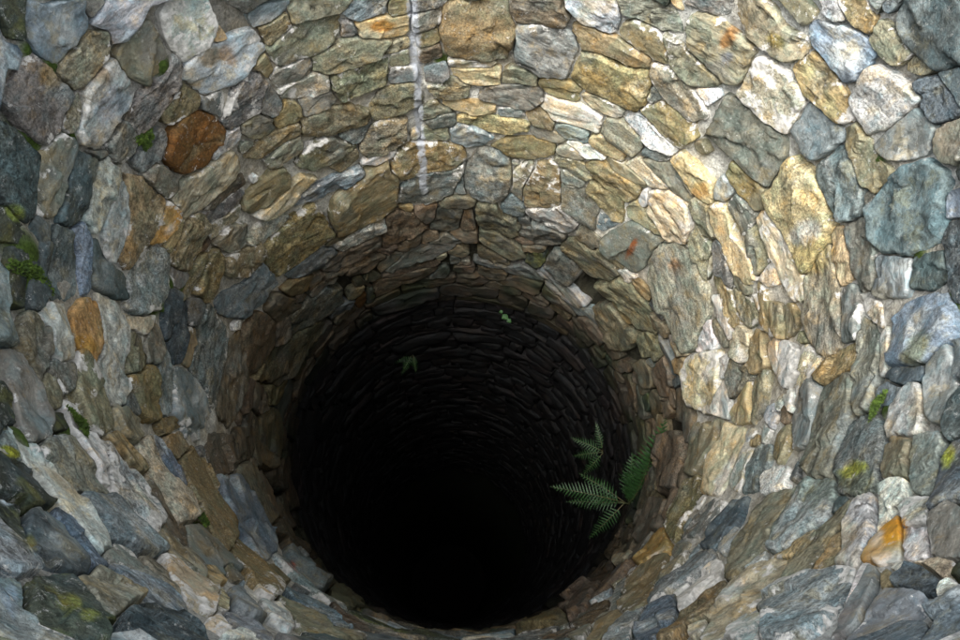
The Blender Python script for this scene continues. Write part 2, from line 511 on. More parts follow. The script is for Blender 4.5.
g 680 360 720 350 770 400 830 520 810 560 790 640 740 650 690 560
n 500 480 520 440 545 500 540 540 510 530
h 440 530 490 515 545 560 560 640 490 650
o 620 590 650 560 720 540 740 640 640 680
b 870 440 900 300 950 210 980 300 960 440 900 590 860 560
h 790 570 820 545 870 560 910 600 900 660 820 660
@140 250
b 395 340 440 260 480 250 530 290 530 360 480 440 430 505 390 480
b 500 240 530 180 600 210 640 210 580 260 535 280
n 590 270 640 210 760 130 830 100 850 130 800 210 680 290 590 345
b 530 370 545 290 585 255 590 320 560 370
b 490 440 560 370 700 280 730 300 660 380 600 480 560 540 510 540
o 500 590 510 520 530 540 520 620 490 640
o 445 510 490 450 505 450 480 520
b 380 600 400 500 430 520 430 620 390 650
b 430 620 440 530 470 545 460 640
b 720 80 800 50 900 20 960 10 950 40 850 60 740 110
b 850 110 900 90 940 130 910 150 860 150
g 760 270 790 210 850 200 840 230
r 850 210 905 165 910 190 870 220
@560 260
h 140 190 200 170 270 240 320 300 290 350 220 350 170 270
p 0 130 60 175 130 200 165 260 120 240 40 190
h 320 310 360 290 420 370 400 400 350 380
t 440 300 480 330 510 375 480 390 450 350
b 370 220 420 240 440 290 420 300 380 250
y 470 400 500 385 515 410 510 465 480 450
g 465 480 490 460 510 490 470 510
t 515 440 530 390 600 360 640 370 650 480 620 590 590 600 530 570 520 520
w 550 370 580 280 610 240 640 320 630 360
w 650 400 680 380 670 470 645 470
w 625 590 660 490 675 500 670 620 640 620
w 620 150 640 140 670 220 700 300 680 330 640 240
h 625 250 650 270 680 330 660 340 630 300
o 610 40 650 40 670 100 720 210 720 260 690 260 650 140
h 700 120 740 100 790 170 800 240 770 270 730 230
o 780 110 820 80 840 150 870 250 860 300 820 240
o 855 150 890 110 930 160 960 250 930 300 890 310 860 230
o 770 370 790 280 820 300 845 420 800 460 775 430
t 700 330 740 270 770 330 770 400 740 420 700 380
h 680 460 700 390 770 440 780 470 740 520 690 550
y 690 610 740 530 770 480 770 640 700 660
h 775 560 800 470 840 450 820 600 790 640
t 840 330 880 310 890 400 870 450 845 400
p 850 560 880 510 905 530 890 620 850 650
h 930 320 960 290 980 330 950 350
w 900 560 940 520 960 600 930 620
b 380 430 440 390 460 430 460 520 420 540
b 310 420 350 400 380 450 380 500 340 510
b 480 520 515 500 525 580 500 640 470 630
b 60 260 130 310 130 340 90 320
o 145 345 180 380 170 395 150 370
b 200 380 250 400 300 420 270 450 220 420
n 320 500 350 600 340 640 310 560
b 380 520 420 560 400 640 370 620
b 250 490 290 540 300 640 270 620
@720 280
o 380 380 430 330 500 290 570 250 560 350 470 400 420 425
n 570 150 610 170 650 240 660 320 630 420 620 530 580 545 550 500 560 380
t 610 100 640 95 645 170 620 165
p 650 260 690 180 690 260 670 370 650 400
B 690 180 760 100 880 60 930 70 950 220 890 270 840 330 760 350 690 340
G 690 380 720 350 800 360 830 350 830 400 760 430 700 420
g 640 450 690 415 745 440 700 500 640 500
n 390 560 420 430 480 400 560 375 550 500 540 560 490 680 460 790 400 790 345 740 370 640
n 300 600 330 480 370 400 410 420 400 500 370 640 310 660
w 245 400 250 250 300 250 340 300 330 370 270 430
t 300 480 340 380 340 260 380 270 420 330 390 360 340 450 310 520 270 500
h 290 240 330 215 355 250 320 270
p 190 600 200 520 240 420 260 440 250 520 240 640 190 650
b 250 520 270 500 290 540 260 570
g 830 400 840 350 920 270 950 300 950 440 910 540 880 620 830 600
p 690 600 720 510 790 420 830 430 830 610 760 640 690 650
G 930 480 1000 420 1000 660 920 640
G 950 250 1000 230 1000 400 960 400
@0 420
p 20 40 60 60 150 170 260 280 340 400 420 500 380 520 260 400 160 260 60 150
n 160 170 170 80 280 85 350 170 420 290 350 300 270 270 200 210
w 240 -80 300 -50 350 50 400 150 425 255 395 250 340 140 280 40
p 400 120 440 110 480 180 540 260 625 420 600 440 520 380 440 270
o 420 70 450 55 520 110 565 170 560 210 520 200 470 150
b 550 250 590 260 640 340 740 460 750 520 700 470 620 380
t 540 100 565 65 595 150 640 230 710 295 770 350 765 390 710 410 640 340 580 230
B 585 70 630 75 690 170 745 285 710 285 650 230 610 150
o 620 30 680 0 730 40 740 130 710 150 660 100
o 720 160 760 110 800 170 830 270 840 330 920 430 930 480 880 510 820 420 760 300
g 730 40 760 -20 790 -10 795 60 745 95
g 330 310 430 310 520 390 640 500 620 530 560 520 430 470 370 400
h 630 450 660 440 740 520 820 620 780 650 700 560
n 730 440 800 430 860 500 960 600 900 620 820 580 760 520
n 430 540 500 520 580 600 650 680 620 690 520 620 430 570
m -30 130 50 150 180 280 210 350 150 370 60 320 -30 300
G 90 400 170 360 260 460 350 560 330 620 220 600 110 560 80 480
B 200 350 270 400 390 570 370 600 300 520
m -30 320 60 350 90 480 100 570 -30 600
g -30 50 20 60 100 170 70 180 -30 120
@0 480
m 100 370 180 375 270 410 340 490 430 570 520 670 100 670 90 500
B -30 380 60 400 85 500 70 580 -30 560
G -30 580 80 590 190 670 -30 680
h 320 430 390 365 480 390 555 460 480 540 430 565 370 500
G 470 570 530 520 620 515 720 550 800 610 830 670 560 670 500 620
g 440 340 540 370 640 430 720 510 640 510 560 460 490 400
h 540 330 600 320 700 440 700 470 620 410
t 640 310 700 330 800 390 860 450 850 530 800 540 740 480 680 390
o 740 490 780 470 830 530 780 540
t 830 570 880 540 920 590 910 610
w 920 640 960 600 1010 620 1050 660
y 815 360 850 340 880 400 860 430
t 870 480 890 440 920 480 910 520 880 525
h 860 330 900 320 960 380 930 400
@160 400
b 165 100 200 70 260 120 290 280 215 310 190 230
b 270 200 290 130 350 40 370 150 360 220 290 260
B 220 330 270 310 340 400 430 530 445 600 400 630 340 560 260 420
h 290 280 330 255 390 350 440 480 420 510 360 420 310 340
b 370 200 390 100 430 20 470 60 470 200 430 280
b 430 300 480 200 500 330 540 420 500 440
b 450 560 440 520 470 480 520 540 600 600 560 640
b 540 180 560 40 600 60 580 200 560 260
b 490 130 510 40 540 80 530 160
b 370 300 400 290 460 400 480 470 440 460
@200 480
o 130 270 160 250 250 340 320 430 290 460 220 410
p 240 500 300 505 370 550 350 595 290 560
g 110 460 160 430 210 490 250 560 180 560 120 520
g 100 530 180 550 260 620 230 650
o 260 350 310 350 360 400 330 415
B 330 430 420 470 520 540 600 600 560 600 450 540
h 320 470 420 540 560 610 640 640 520 650 400 590
g 330 290 370 270 420 350 500 430 470 450 390 390
b 270 240 310 180 360 250 340 280
b 430 350 460 340 540 420 500 440
b 520 510 600 560 680 610 650 620 560 560
h 520 440 600 470 650 500 620 520 540 480
p 650 500 700 510 720 540 680 530
b 700 560 800 600 850 640 760 620
b 780 560 860 590 940 610 900 620
o 400 620 460 600 500 640
@560 420
b 410 190 440 70 490 60 520 90 500 180 470 260 430 290
t 385 220 410 200 415 260 390 270
h 520 220 530 100 560 20 640 0 640 100 580 200 560 230
t 590 280 620 180 690 20 750 60 730 150 680 260 640 300
o 430 470 450 360 520 260 570 230 560 320 500 400 460 480
n 495 480 540 390 640 330 680 340 620 430 570 470
G 590 520 640 420 700 340 740 330 690 450 620 530
b 310 470 330 400 400 330 440 340 400 430 330 490
Y 310 570 340 510 400 440 430 430 440 540 400 570 340 590
h 670 620 690 520 780 410 880 310 930 300 920 340 850 460 760 560 700 640
g 740 290 760 190 800 110 860 100 850 170 790 280
w 830 230 880 200 920 210 900 280 840 300
p 810 90 830 0 890 0 870 90
p 680 260 720 190 770 120 790 110 750 200 720 290
p 745 60 780 50 790 80 760 85
y 770 80 810 70 800 110 775 110
@720 420
L 470 210 490 90 540 20 640 -20 660 30 650 120 620 290 560 310 480 290
h 660 200 670 110 720 50 790 90 750 190 760 230 700 225
g 780 240 770 170 800 80 880 60 910 80 900 200 880 290 800 300
n 820 0 900 0 890 50 820 60
L 890 130 920 120 940 170 910 180
n 855 460 890 300 960 190 1000 180 1000 540 940 550 850 550
Y 605 570 630 490 720 380 740 430 730 540 680 585
p 725 370 790 320 875 310 855 430 750 440
w 745 450 850 430 845 540 760 570 740 520
p 500 560 520 420 560 340 620 300 640 310 640 400 600 520 540 600
w 630 290 680 260 750 250 740 310 660 390 640 460 630 380
h 260 640 330 540 430 460 500 360 540 335 520 420 440 540 360 620 300 660
o 430 520 470 450 510 440 480 550 400 620 360 600
G 470 320 520 320 500 350 460 370
g 220 520 240 420 310 320 380 260 460 240 470 330 430 400 340 470 270 530
y 240 540 300 500 370 460 380 480 310 540
h 220 150 250 60 290 20 280 100 250 180
@720 480
g 170 520 250 430 430 370 560 370 540 440 500 530 430 590 300 660 200 670
w 540 450 580 360 610 350 580 430 520 510 450 590
n 500 580 560 480 620 370 650 370 610 470 560 560 480 650
o 650 370 690 370 720 400 680 430
w 690 350 770 340 750 390 710 390
G 720 420 770 350 850 340 870 420 860 470 780 460
t 780 340 860 320 960 370 960 400 880 380 800 370
B 800 600 850 520 960 460 1000 450 1000 670 800 670
w 880 460 910 410 960 400 960 440 890 490
g 600 560 680 470 780 460 850 470 800 530 690 600 560 660 500 660
t 690 640 760 580 800 540 790 600 750 670
p 20 620 100 560 200 540 190 600 160 670 60 670
t -30 560 0 490 60 420 150 370 310 320 240 420 170 500 60 570 0 660 -60 660
w 0 320 40 300 20 400 0 410
@520 480
g 520 470 570 420 700 310 760 290 780 320 690 400 600 460 540 490
B 460 590 540 510 620 470 640 500 600 570 550 660 480 660
w 620 480 720 400 830 300 840 340 800 400 700 460 640 530
o 570 660 620 590 740 470 820 420 810 470 770 540 700 580 640 660
h 540 430 600 360 680 300 640 350 570 430
n 620 290 650 250 680 270 640 310
p 800 260 860 200 880 230 850 310
t 660 610 740 570 760 590 700 640
g 340 640 400 580 480 540 460 590 400 660
o 260 640 320 570 400 530 410 550 340 610 300 660
g 370 520 390 420 450 380 440 410 400 500
t 400 330 440 300 450 330 410 360
o 390 500 400 430 510 350 590 280 600 300 560 400 500 500 420 540
b 280 350 330 300 350 320 310 370
b 350 290 400 230 460 180 470 220 430 270 370 310
b 260 420 330 370 380 340 370 380 300 430
b 180 520 260 440 320 430 280 490 200 560
b 100 520 170 470 200 480 150 530
o 0 600 100 560 190 550 180 580 60 610 0 630
b 190 600 300 500 340 490 330 540 240 600
b 80 640 150 610 200 590 240 610 180 650
h 180 640 240 600 290 590 260 650
"""

# ------------------------------------------------------------------ stones: outlines on the wall
PAL = {'g': (.20, .225, .215), 'G': (.08, .096, .097), 'B': (.165, .205, .225), 'p': (.40, .42, .40), 'n': (.185, .18, .152),
       'h': (.23, .212, .145), 'o': (.238, .192, .105), 'y': (.40, .325, .185), 'Y': (.37, .24, .095), 'r': (.17, .088, .028),
       't': (.46, .395, .27), 'w': (.64, .61, .55), 'm': (.05, .058, .045), 'b': (.138, .11, .075), 'L': (.19, .21, .18)}
stones = []                                    # dicts: poly (k,2) in metres (arc, depth), code, traced
ox = oy = 0
px_all = []
for line in TRACE.strip().splitlines():
    if line[0] == '@':
        ox, oy = (float(v) for v in line[1:].split()); continue
    c, *v = line.split(); v = np.array(v, float).reshape(-1, 2)/4+(ox, oy)
    pts = []
    for i in range(len(v)):
        a, b = v[i], v[(i+1) % len(v)]
        k = max(1, int(np.hypot(*(b-a))/14))
        pts += [a+(b-a)*j/k for j in range(k)]
    px_all.append((c, np.array(pts), v))
_cat = np.concatenate([p for _, p, _ in px_all]); _th, _dd = unproject(_cat[:, 0], _cat[:, 1])
i0 = 0
for c, p, v in px_all:
    th = _th[i0:i0+len(p)].copy(); d = _dd[i0:i0+len(p)]; i0 += len(p)
    ref = math.atan2(np.sin(th).mean(), np.cos(th).mean())
    th = ref+(th-ref+math.pi) % (2*math.pi)-math.pi
    x, y = v[:, 0], v[:, 1]
    area = abs(np.dot(x, np.roll(y, -1))-np.dot(y, np.roll(x, -1)))/2
    stones.append(dict(poly=np.stack([th, d], 1), code=c, traced=True, parea=area))

HOLE = np.array([(578, 283), (583, 277), (592, 282), (593, 297), (588, 300), (580, 293)], float)
_ht, _hd = unproject(HOLE[:, 0], HOLE[:, 1]); HOLE_W = np.stack([_ht, _hd], 1)
stones.append(dict(poly=HOLE_W, code='X', traced=True, parea=-1))   # a put-log hole: no stone there

def inside(poly, P):
    x, y = P[:, 0], P[:, 1]; r = np.zeros(len(P), bool)
    for i in range(len(poly)):
        (x0, y0), (x1, y1) = poly[i], poly[i-1]
        cnd = (y0 > y) != (y1 > y)
        r ^= cnd & (x < (x1-x0)*(y-y0)/(y1-y0+1e-12)+x0)
    return r
def sdist(poly, P):
    A = poly; B = np.roll(poly, -1, 0); AB = B-A
    w = P[:, None, :]-A[None]
    t = np.clip((w*AB).sum(-1)/((AB**2).sum(-1)+1e-12), 0, 1)
    dd = np.sqrt((((w-t[..., None]*AB)**2).sum(-1)).min(1))
    return np.where(inside(poly, P), -dd, dd)

def hull_planes(P):
    p = sorted(map(tuple, P)); out = []
    for seq in (p, p[::-1]):
        h_ = []
        for q in seq:
            while len(h_) > 1 and (h_[-1][0]-h_[-2][0])*(q[1]-h_[-2][1])-(h_[-1][1]-h_[-2][1])*(q[0]-h_[-2][0]) <= 1e-9: h_.pop()
            h_.append(q)
        out += h_[:-1]
    A = np.array(out); D = np.roll(A, -1, 0)-A
    n = np.stack([D[:, 1], -D[:, 0]], 1); n /= np.linalg.norm(n, axis=1)[:, None]+1e-12
    return A, n
def sd_stone(s, off, P):                       # distance with square, not rounded, corners
    if 'hull' not in s: s['hull'] = hull_planes(s['poly'])
    Q = P-off
    e = sdist(s['poly'], Q); A, n = s['hull']
    hp = (Q@n.T-(A*n).sum(1)).max(1)
    return np.where((e > 0) & (hp > 0), hp, e)

# coursed rubble fills the shaft wherever the photograph is too dark, too far or out of frame to trace
traced = list(stones)
tb = [(s['poly'].min(0), s['poly'].max(0), s) for s in traced]
def cover(P):
    r = np.zeros(len(P), bool)
    lo, hi = P.min(0), P.max(0)
    for sh in (-2*math.pi, 0, 2*math.pi):
        off = np.array([sh, 0])
        for a, b, s in tb:
            if (a+off <= hi).all() and (b+off >= lo).all(): r |= inside(s['poly']+off, P)
    return r
d = D_RIM
UPC = 'gGnhpGnmgB'; LOC = 'bbbnbobbmb'
while d < DL+6.5:
    lowr = d > DL-.03
    hgt = rng.choice([.09, .11, .14, .17] if d < DL+.8 else [.06, .075, .09, .11, .14])*rng.uniform(.9, 1.1) if lowr else rng.uniform(.12, .19)
    th = rng.uniform(0, 1); end = th+2*math.pi
    while th < end-.04:
        L = rng.uniform(.10, .30)*rng.choice([.7, 1, 1, 1.6]) if lowr else rng.uniform(.2, .42)
        L = min(L, end-th)
        j = lambda q: rng.uniform(-q, q)
        q = .12*hgt
        n = 4
        top = [(th+L*k/n+(0 if 0 < k < n else j(q)), d+j(q)*1.4) for k in range(n+1)]
        bot = [(th+L*k/n+j(q), d+hgt+j(q)*1.4) for k in range(n, -1, -1)]
        poly = np.array(top+bot)
        g = np.stack(np.meshgrid(np.linspace(th, th+L, 8), np.linspace(d, d+hgt, 5)), -1).reshape(-1, 2)
        cv = cover(g).mean() if d < DL+1.5 else 0.0
        u, v, z = project(wpos(np.array([th+L/2]), np.array([d+hgt/2])))
        infr = z[0] > .1 and -5 < u[0] < 965 and -5 < v[0] < 645
        if cv < ((.68 if d > DL-.12 else .30) if infr else .55):
            tier = (LOC if lowr else UPC)
            stones.append(dict(poly=poly, code=tier[rng.integers(len(tier))], traced=False, parea=0, cv=cv, far=(d > DL+1.3)))
        th += L
    d += hgt

# small packing stones pushed into the wide joints
_pb = [(s['poly'].min(0)-.06, s['poly'].max(0)+.06, s) for s in stones]
_pl = np.array([b[0] for b in _pb]); _ph = np.array([b[1] for b in _pb]); pins = []
for p in np.stack([rng.uniform(-math.pi, math.pi, 5000), rng.uniform(.7, DL-.02, 5000)], 1):
    best = .06
    for sh in (-2*math.pi, 0, 2*math.pi):
        off = np.array([sh, 0])
        for k in np.where(((_pl+off) <= p).all(1) & ((_ph+off) >= p).all(1))[0]:
            best = min(best, sdist(stones[k]['poly']+off, p[None])[0])
            if best < .011: break
        if best < .011: break
    if best < .011 or any(np.hypot(*(p-q)) < best+r_ for q, r_ in pins): continue
    pins.append((p, best))
    an = np.sort(rng.uniform(0, 2*math.pi, 6)); rad = best*rng.uniform(.8, 1.15, 6)
    an = np.arange(6)*math.pi/3+rng.uniform(-.35, .35, 6)
    stones.append(dict(poly=p+np.stack([rad*np.cos(an)*1.25, rad*np.sin(an)*.85], 1), code='nhgtwpno'[rng.integers(8)], traced=False, parea=0, cv=0, far=False))

box = [(s['poly'].min(0)-.05, s['poly'].max(0)+.05) for s in stones]
LO = np.array([b[0] for b in box]); HI = np.array([b[1] for b in box])
CEN = np.array([s['poly'].mean(0) for s in stones])

def outline(i, N):
    s = stones[i]; P = s['poly']
    # centroid and main axes from inside samples
    lo, hi = P.min(0), P.max(0)
    G = np.stack(np.meshgrid(np.linspace(lo[0], hi[0], 16), np.linspace(lo[1], hi[1], 16)), -1).reshape(-1, 2)
    G = G[inside(P, G)]
    if len(G) < 5: return None
    c = G.mean(0)
    if not inside(P, c[None])[0]: c = G[((G-c)**2).sum(1).argmin()]
    w, V = np.linalg.eigh(np.cov((G-c).T)+1e-8*np.eye(2))
    a2, a1 = V[:, 0], V[:, 1]; L = 2*math.sqrt(w[1]); W = 2*math.sqrt(w[0])
    if a1[0] < 0: a1 = -a1
    if a1[0]*a2[1]-a1[1]*a2[0] < 0: a2 = -a2
    ph = np.arange(N)*2*math.pi/N
    dirs = np.cos(ph)[:, None]*a1*L+np.sin(ph)[:, None]*a2*W
    ts = np.linspace(.08, 2.6, 44)
    pts = c+ts[None, :, None]*dirs[:, None, :]
    flat = pts.reshape(-1, 2)
    own = sd_stone(s, np.zeros(2), flat)
    lowr = c[1] > DL-.02
    gap = .0028 if s['traced'] else .004
    slack = (.011+.007*math.sin(i*2.3)+(.006 if lowr else 0)) if s['traced'] else .0
    if s['traced'] and not lowr: own = own+.0
    stop = own > slack
    best = np.full(len(flat), 9.0)
    for sh in (-2*math.pi, 0, 2*math.pi):
        off = np.array([sh, 0])
        nb = np.where(((LO+off) <= hi+.05).all(1) & ((HI+off) >= lo-.05).all(1))[0]
        for k in nb:
            if (k == i and sh == 0) or stones[k].get('dead'): continue
            q = sd_stone(stones[k], off, flat)
            if stones[k]['traced'] and not s['traced']: q = q-.03
            if s['traced'] and not stones[k]['traced']: q = q+.03
            best = np.minimum(best, q)
    stop |= own > best-2*gap
    stop = stop.reshape(N, -1)
    k = np.where(stop.any(1), stop.argmax(1), len(ts)-1)
    k = np.maximum(k-.5, 0)
    t = np.interp(k, np.arange(len(ts)), ts)
    t = np.maximum(t, .1)
    t = .9*t+.05*(np.roll(t, 1)+np.roll(t, -1))
    O = c+t[:, None]*dirs
    x, y = O[:, 0], O[:, 1]
    s['warea'] = abs(np.dot(x, np.roll(y, -1))-np.dot(y, np.roll(x, -1)))/2
    return c, O, a1, a2

# stains with a shape of their own: px, py, half length, half width, angle(deg, down-right), colour, strength
SPOTS = [(632, 247, 11, 3, -62, (.20, .065, .02), .95), (727, 40, 13, 6, -60, (.26, .12, .03), .8), (727, 58, 8, 6, -60, (.2, .22, .24), .8),
         (855, 470, 13, 5, -22, (.40, .42, .03), .95), (857, 480, 16, 16, 0, (.13, .16, .09), .5), (948, 456, 6, 8, 0, (.36, .40, .04), .9),
         (893, 532, 16, 12, -60, (.52, .25, .02), .9), (918, 548, 11, 12, 0, (.6, .58, .54), .9), (10, 452, 10, 5, 20, (.33, .34, .03), .9),
         (508, 172, 14, 8, -10, (.5, .45, .3), .6), (484, 172, 12, 9, 25, (.5, .48, .4), .6), (674, 265, 6, 5, 0, (.28, .14, .05), .6),
         (638, 90, 8, 11, -60, (.55, .48, .3), .9), (775, 40, 12, 7, 40, (.27, .22, .07), .8), (384, 26, 12, 6, -10, (.45, .22, .04), .8),
         (806, 38, 10, 5, -50, (.22, .26, .25), .5), (15, 212, 10, 9, 40, (.22, .28, .05), .7), (85, 345, 8, 14, -75, (.34, .19, .04), .8),
         (700, 190, 8, 10, 60, (.42, .2, .03), .6), (705, 170, 7, 4, 50, (.45, .2, .03), .7), (813, 255, 18, 22, 60, (.44, .35, .15), .7),
         (806, 232, 10, 16, 60, (.5, .48, .42), .8), (795, 180, 14, 20, 60, (.30, .29, .2), .5), (880, 5, 1, 1, 0, (.1, .1, .1), 0),
         (112, 105, 14, 20, 50, (.40, .42, .44), .8), (100, 75, 10, 8, 30, (.26, .18, .09), .7), (50, 75, 14, 10, 60, (.24, .18, .09), .8),
         (210, 55, 12, 10, -40, (.27, .2, .1), .7), (228, 55, 7, 12, -40, (.26, .18, .11), .7), (915, 350, 20, 12, -60, (.20, .21, .09), .6),
         (70, 602, 12, 8, 0, (.2, .2, .05), .8), (90, 615, 10, 6, 0, (.22, .22, .05), .7), (8, 500, 8, 5, 0, (.5, .52, .52), .8), (30, 545, 5, 9, 0, (.22, .2, .05), .6),
         (10, 600, 8, 16, 10, (.25, .32, .37), .8), (126, 232, 4, 4, 0, (.55, .53, .5), .9), (290, 568, 5, 3, -60, (.3, .05, .02), .9)]
def add_spots(C, P, nz):
    u, v, z = project(P)
    for (sx, sy, a, b, ang, colr, k) in SPOTS:
        if k <= 0: continue
        dx, dy = u-sx, v-sy
        near = (np.abs(dx) < 3*max(a, b)) & (np.abs(dy) < 3*max(a, b))
        if not near.any(): continue
        ca, sa = math.cos(math.radians(ang)), math.sin(math.radians(ang))
        e = np.sqrt(((dx*ca+dy*sa)/a)**2+((-dx*sa+dy*ca)/b)**2)+.55*nz
        w = (k*(1-sstep(.75, 1.25, e))*(z > 0))[:, None]
        C[:] = C*(1-w)+np.array(colr)*w
    return C

def build_stone(i, hi):
    s = stones[i]
    N = 56 if hi == 2 else (26 if hi == 1 else 12)
    o = outline(i, N) if not (hi == 0 and s.get('far')) else None
    if o is None:
        if not (hi == 0 and s.get('far')): return None
        P = s['poly']; c = P.mean(0); O = c+(P-c)*(.95, .9); N = len(O); a1 = np.array([1., 0]); a2 = np.array([0, 1.])
        if np.cross(O[1]-O[0], O[2]-O[1]) < 0: O = O[::-1]
        s['warea'] = np.ptp(P[:, 0])*np.ptp(P[:, 1])
    else: c, O, a1, a2 = o
    if s['warea'] < .0006 or (not s['traced'] and s['warea'] < .10*np.ptp(s['poly'][:, 0])*np.ptp(s['poly'][:, 1])): return None
    r = np.random.default_rng(1000+i)
    fr = {2: [.12, .24, .36, .47, .57, .66, .74, .81, .87, .92, .955, .98, 1.0], 1: [.25, .5, .7, .85, .94, 1.0], 0: [.5, .85, 1.0]}[hi]
    fr = np.array(fr)
    W = np.concatenate([c[None]]+[c+f*(O-c) for f in fr]+[O, O])
    f = np.concatenate([[0]]+[np.full(N, q) for q in fr]+[np.full(2*N, 1.0)])
    loc = W-c; u = loc@a1; v = loc@a2
    size = math.sqrt(s['warea']); lowr = c[1] > DL-.02
    near = max(0, -math.sin(c[0]))             # the wall under the camera is built flatter
    H = min(.05, .010+.10*size*r.uniform(.4, 1.15))*(1-.55*near)
    if lowr: H = .012+.10*size*r.uniform(.3, 1.3)*(1-.3*near)
    Lu = np.abs(u).max()+1e-6; Lv = np.abs(v).max()+1e-6
    h = H+r.normal(0, .055)*u+r.normal(0, .075)*v            # a flat bedded face, slightly out of true
    h = np.clip(h, .45*H, 1.6*H)
    for k in range(4):                         # corners knocked off by tilted cleft planes
        an = r.uniform(0, 2*math.pi); sl = r.uniform(.25, 1.0)*H/size*2.2
        du = u*math.cos(an)+v*math.sin(an)
        ref = r.uniform(.45, .9)*(Lu*abs(math.cos(an))+Lv*abs(math.sin(an)))
        h = np.minimum(h, H*r.uniform(.95, 1.15)-sl*(du-ref))
    off = r.uniform(0, 60, 3)
    ns = int(min(12, 2+s['warea']/.005))       # spalled chips: little facets, each with its own level and tilt
    su = r.uniform(-Lu, Lu, ns); sv = r.uniform(-Lv, Lv, ns); so = r.normal(0, .003, ns); sx = r.normal(0, .09, ns); sy = r.normal(0, .09, ns)
    wob = .012*fbm(np.stack([u*30, v*30, 0*u+7], -1)+off, 2)
    dq = (u[:, None]+wob[:, None]-su)**2*.55+(v[:, None]+wob[:, None]-sv)**2
    kk = dq.argmin(1)
    h = h+(so[kk]+sx[kk]*(u-su[kk])+sy[kk]*(v-sv[kk]))*min(1, size/.12)
    h = h+.004*fbm(np.stack([u*14, v*18, 0*u], -1)+off, 3)*min(1, size/.12)
    h = h+.003*fbm(np.stack([u*50, v*60, 0*u], -1)+off, 3)
    h = np.clip(h, .3*H, 1.8*H)
    e = sstep(.93, 1.0, f); h = h*(1-.35*e*e)
    h[-N:] = -.06
    # ragged edge
    jit = 1+.085*fbm(np.stack([np.cos(np.arange(len(u)))*0+W[:, 0]*40, W[:, 1]*40, 0*u], -1)+off, 2)*sstep(.5, 1, f)
    W2 = c+(W-c)*jit[:, None]
    P = wpos(W2[:, 0], W2[:, 1], h)
    # faces
    faces = []
    idx = lambda k, j: 1+k*N+j % N
    for j in range(N): faces.append((0, idx(0, j), idx(0, j+1)))
    for k in range(len(fr)+1):
        if k == len(fr)-1: continue              # hard arris: face and side do not share vertices
        for j in range(N): faces.append((idx(k, j), idx(k+1, j), idx(k+1, j+1), idx(k, j+1)))
    faces = [g[::-1] for g in faces]
    base = np.array(PAL[s['code']])*r.uniform(.82, 1.2)*np.array([r.uniform(.94, 1.06), 1, r.uniform(.9, 1.1)])
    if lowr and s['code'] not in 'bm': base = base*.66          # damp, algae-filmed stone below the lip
    nz = fbm(np.stack([u*16, v*24, 0*u], -1)+off, 4)
    C = base*(1+.28*nz)[:, None]
    alt = np.array(PAL[{'o': 'h', 'h': 'n', 'n': 'g', 'g': 'p', 'p': 't', 't': 'w', 'y': 't', 'Y': 'w', 'w': 'p', 'G': 'g', 'B': 'p', 'm': 'G', 'b': 'n', 'r': 'o', 'L': 'm'}[s['code']]])
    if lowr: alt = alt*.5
    wgt = sstep(.10, .42, fbm(np.stack([u*8, v*12, 0*u+9], -1)+off, 3))[:, None]*.75
    C = C*(1-wgt)+alt*wgt
    if s['code'] == 'm':
        wgt = sstep(.05, .3, fbm(np.stack([u*22, v*26, 0*u+5], -1)+off, 3))[:, None]*.8
        C = C*(1-wgt*.7)+np.array([.12, .125, .04])*wgt*.7
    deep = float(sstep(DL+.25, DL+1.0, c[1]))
    if lowr:                                   # green algae tint, plus the shaft's darkness painted into the colour by depth
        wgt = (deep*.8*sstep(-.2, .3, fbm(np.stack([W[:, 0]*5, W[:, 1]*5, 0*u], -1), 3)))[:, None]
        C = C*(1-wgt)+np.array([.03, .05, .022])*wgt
        C = C*(1-.93*float(sstep(DL+.30, DL+1.25, c[1])))  # painted shade: stone colour falls to near black down the shaft
    C = add_spots(C, P, nz)
    edge = f**3
    smv = {'w': .84, 'p': .76, 't': .74}.get(s['code'], .58)*r.uniform(.45, 1.3)
    if lowr: smv = .0
    if s['code'] in 'mGB': smv *= .5
    ga = r.normal(0, .2); gu, gv = loc[:, 0], loc[:, 1]
    gr = np.stack([gu*math.cos(ga)+gv*math.sin(ga), gv*math.cos(ga)-gu*math.sin(ga), h], -1)+off
    t_ = np.array([r.uniform(0, 1), r.uniform(.35, 1.15), r.uniform(.3, 1.2)])
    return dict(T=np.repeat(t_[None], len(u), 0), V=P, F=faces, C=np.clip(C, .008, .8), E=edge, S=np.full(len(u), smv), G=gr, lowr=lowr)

well = tag(bpy.data.objects.new('stone_well', None), 'deep round shaft of rough fieldstone and pale lime mortar dropping into darkness', 'well')
COL.objects.link(well)

def stone_mesh(name, b, origin):
    me = mesh_from(name, b['V']-origin, b['F'])
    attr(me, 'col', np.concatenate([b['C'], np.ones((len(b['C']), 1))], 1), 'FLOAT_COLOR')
    attr(me, 'edge', b['E'], 'FLOAT'); attr(me, 'smear', b['S'], 'FLOAT'); attr(me, 'grain', b['G'], 'FLOAT_VECTOR'); attr(me, 'rock', b['T'], 'FLOAT_VECTOR')
    me.materials.append(MAT_STONE)
    return me

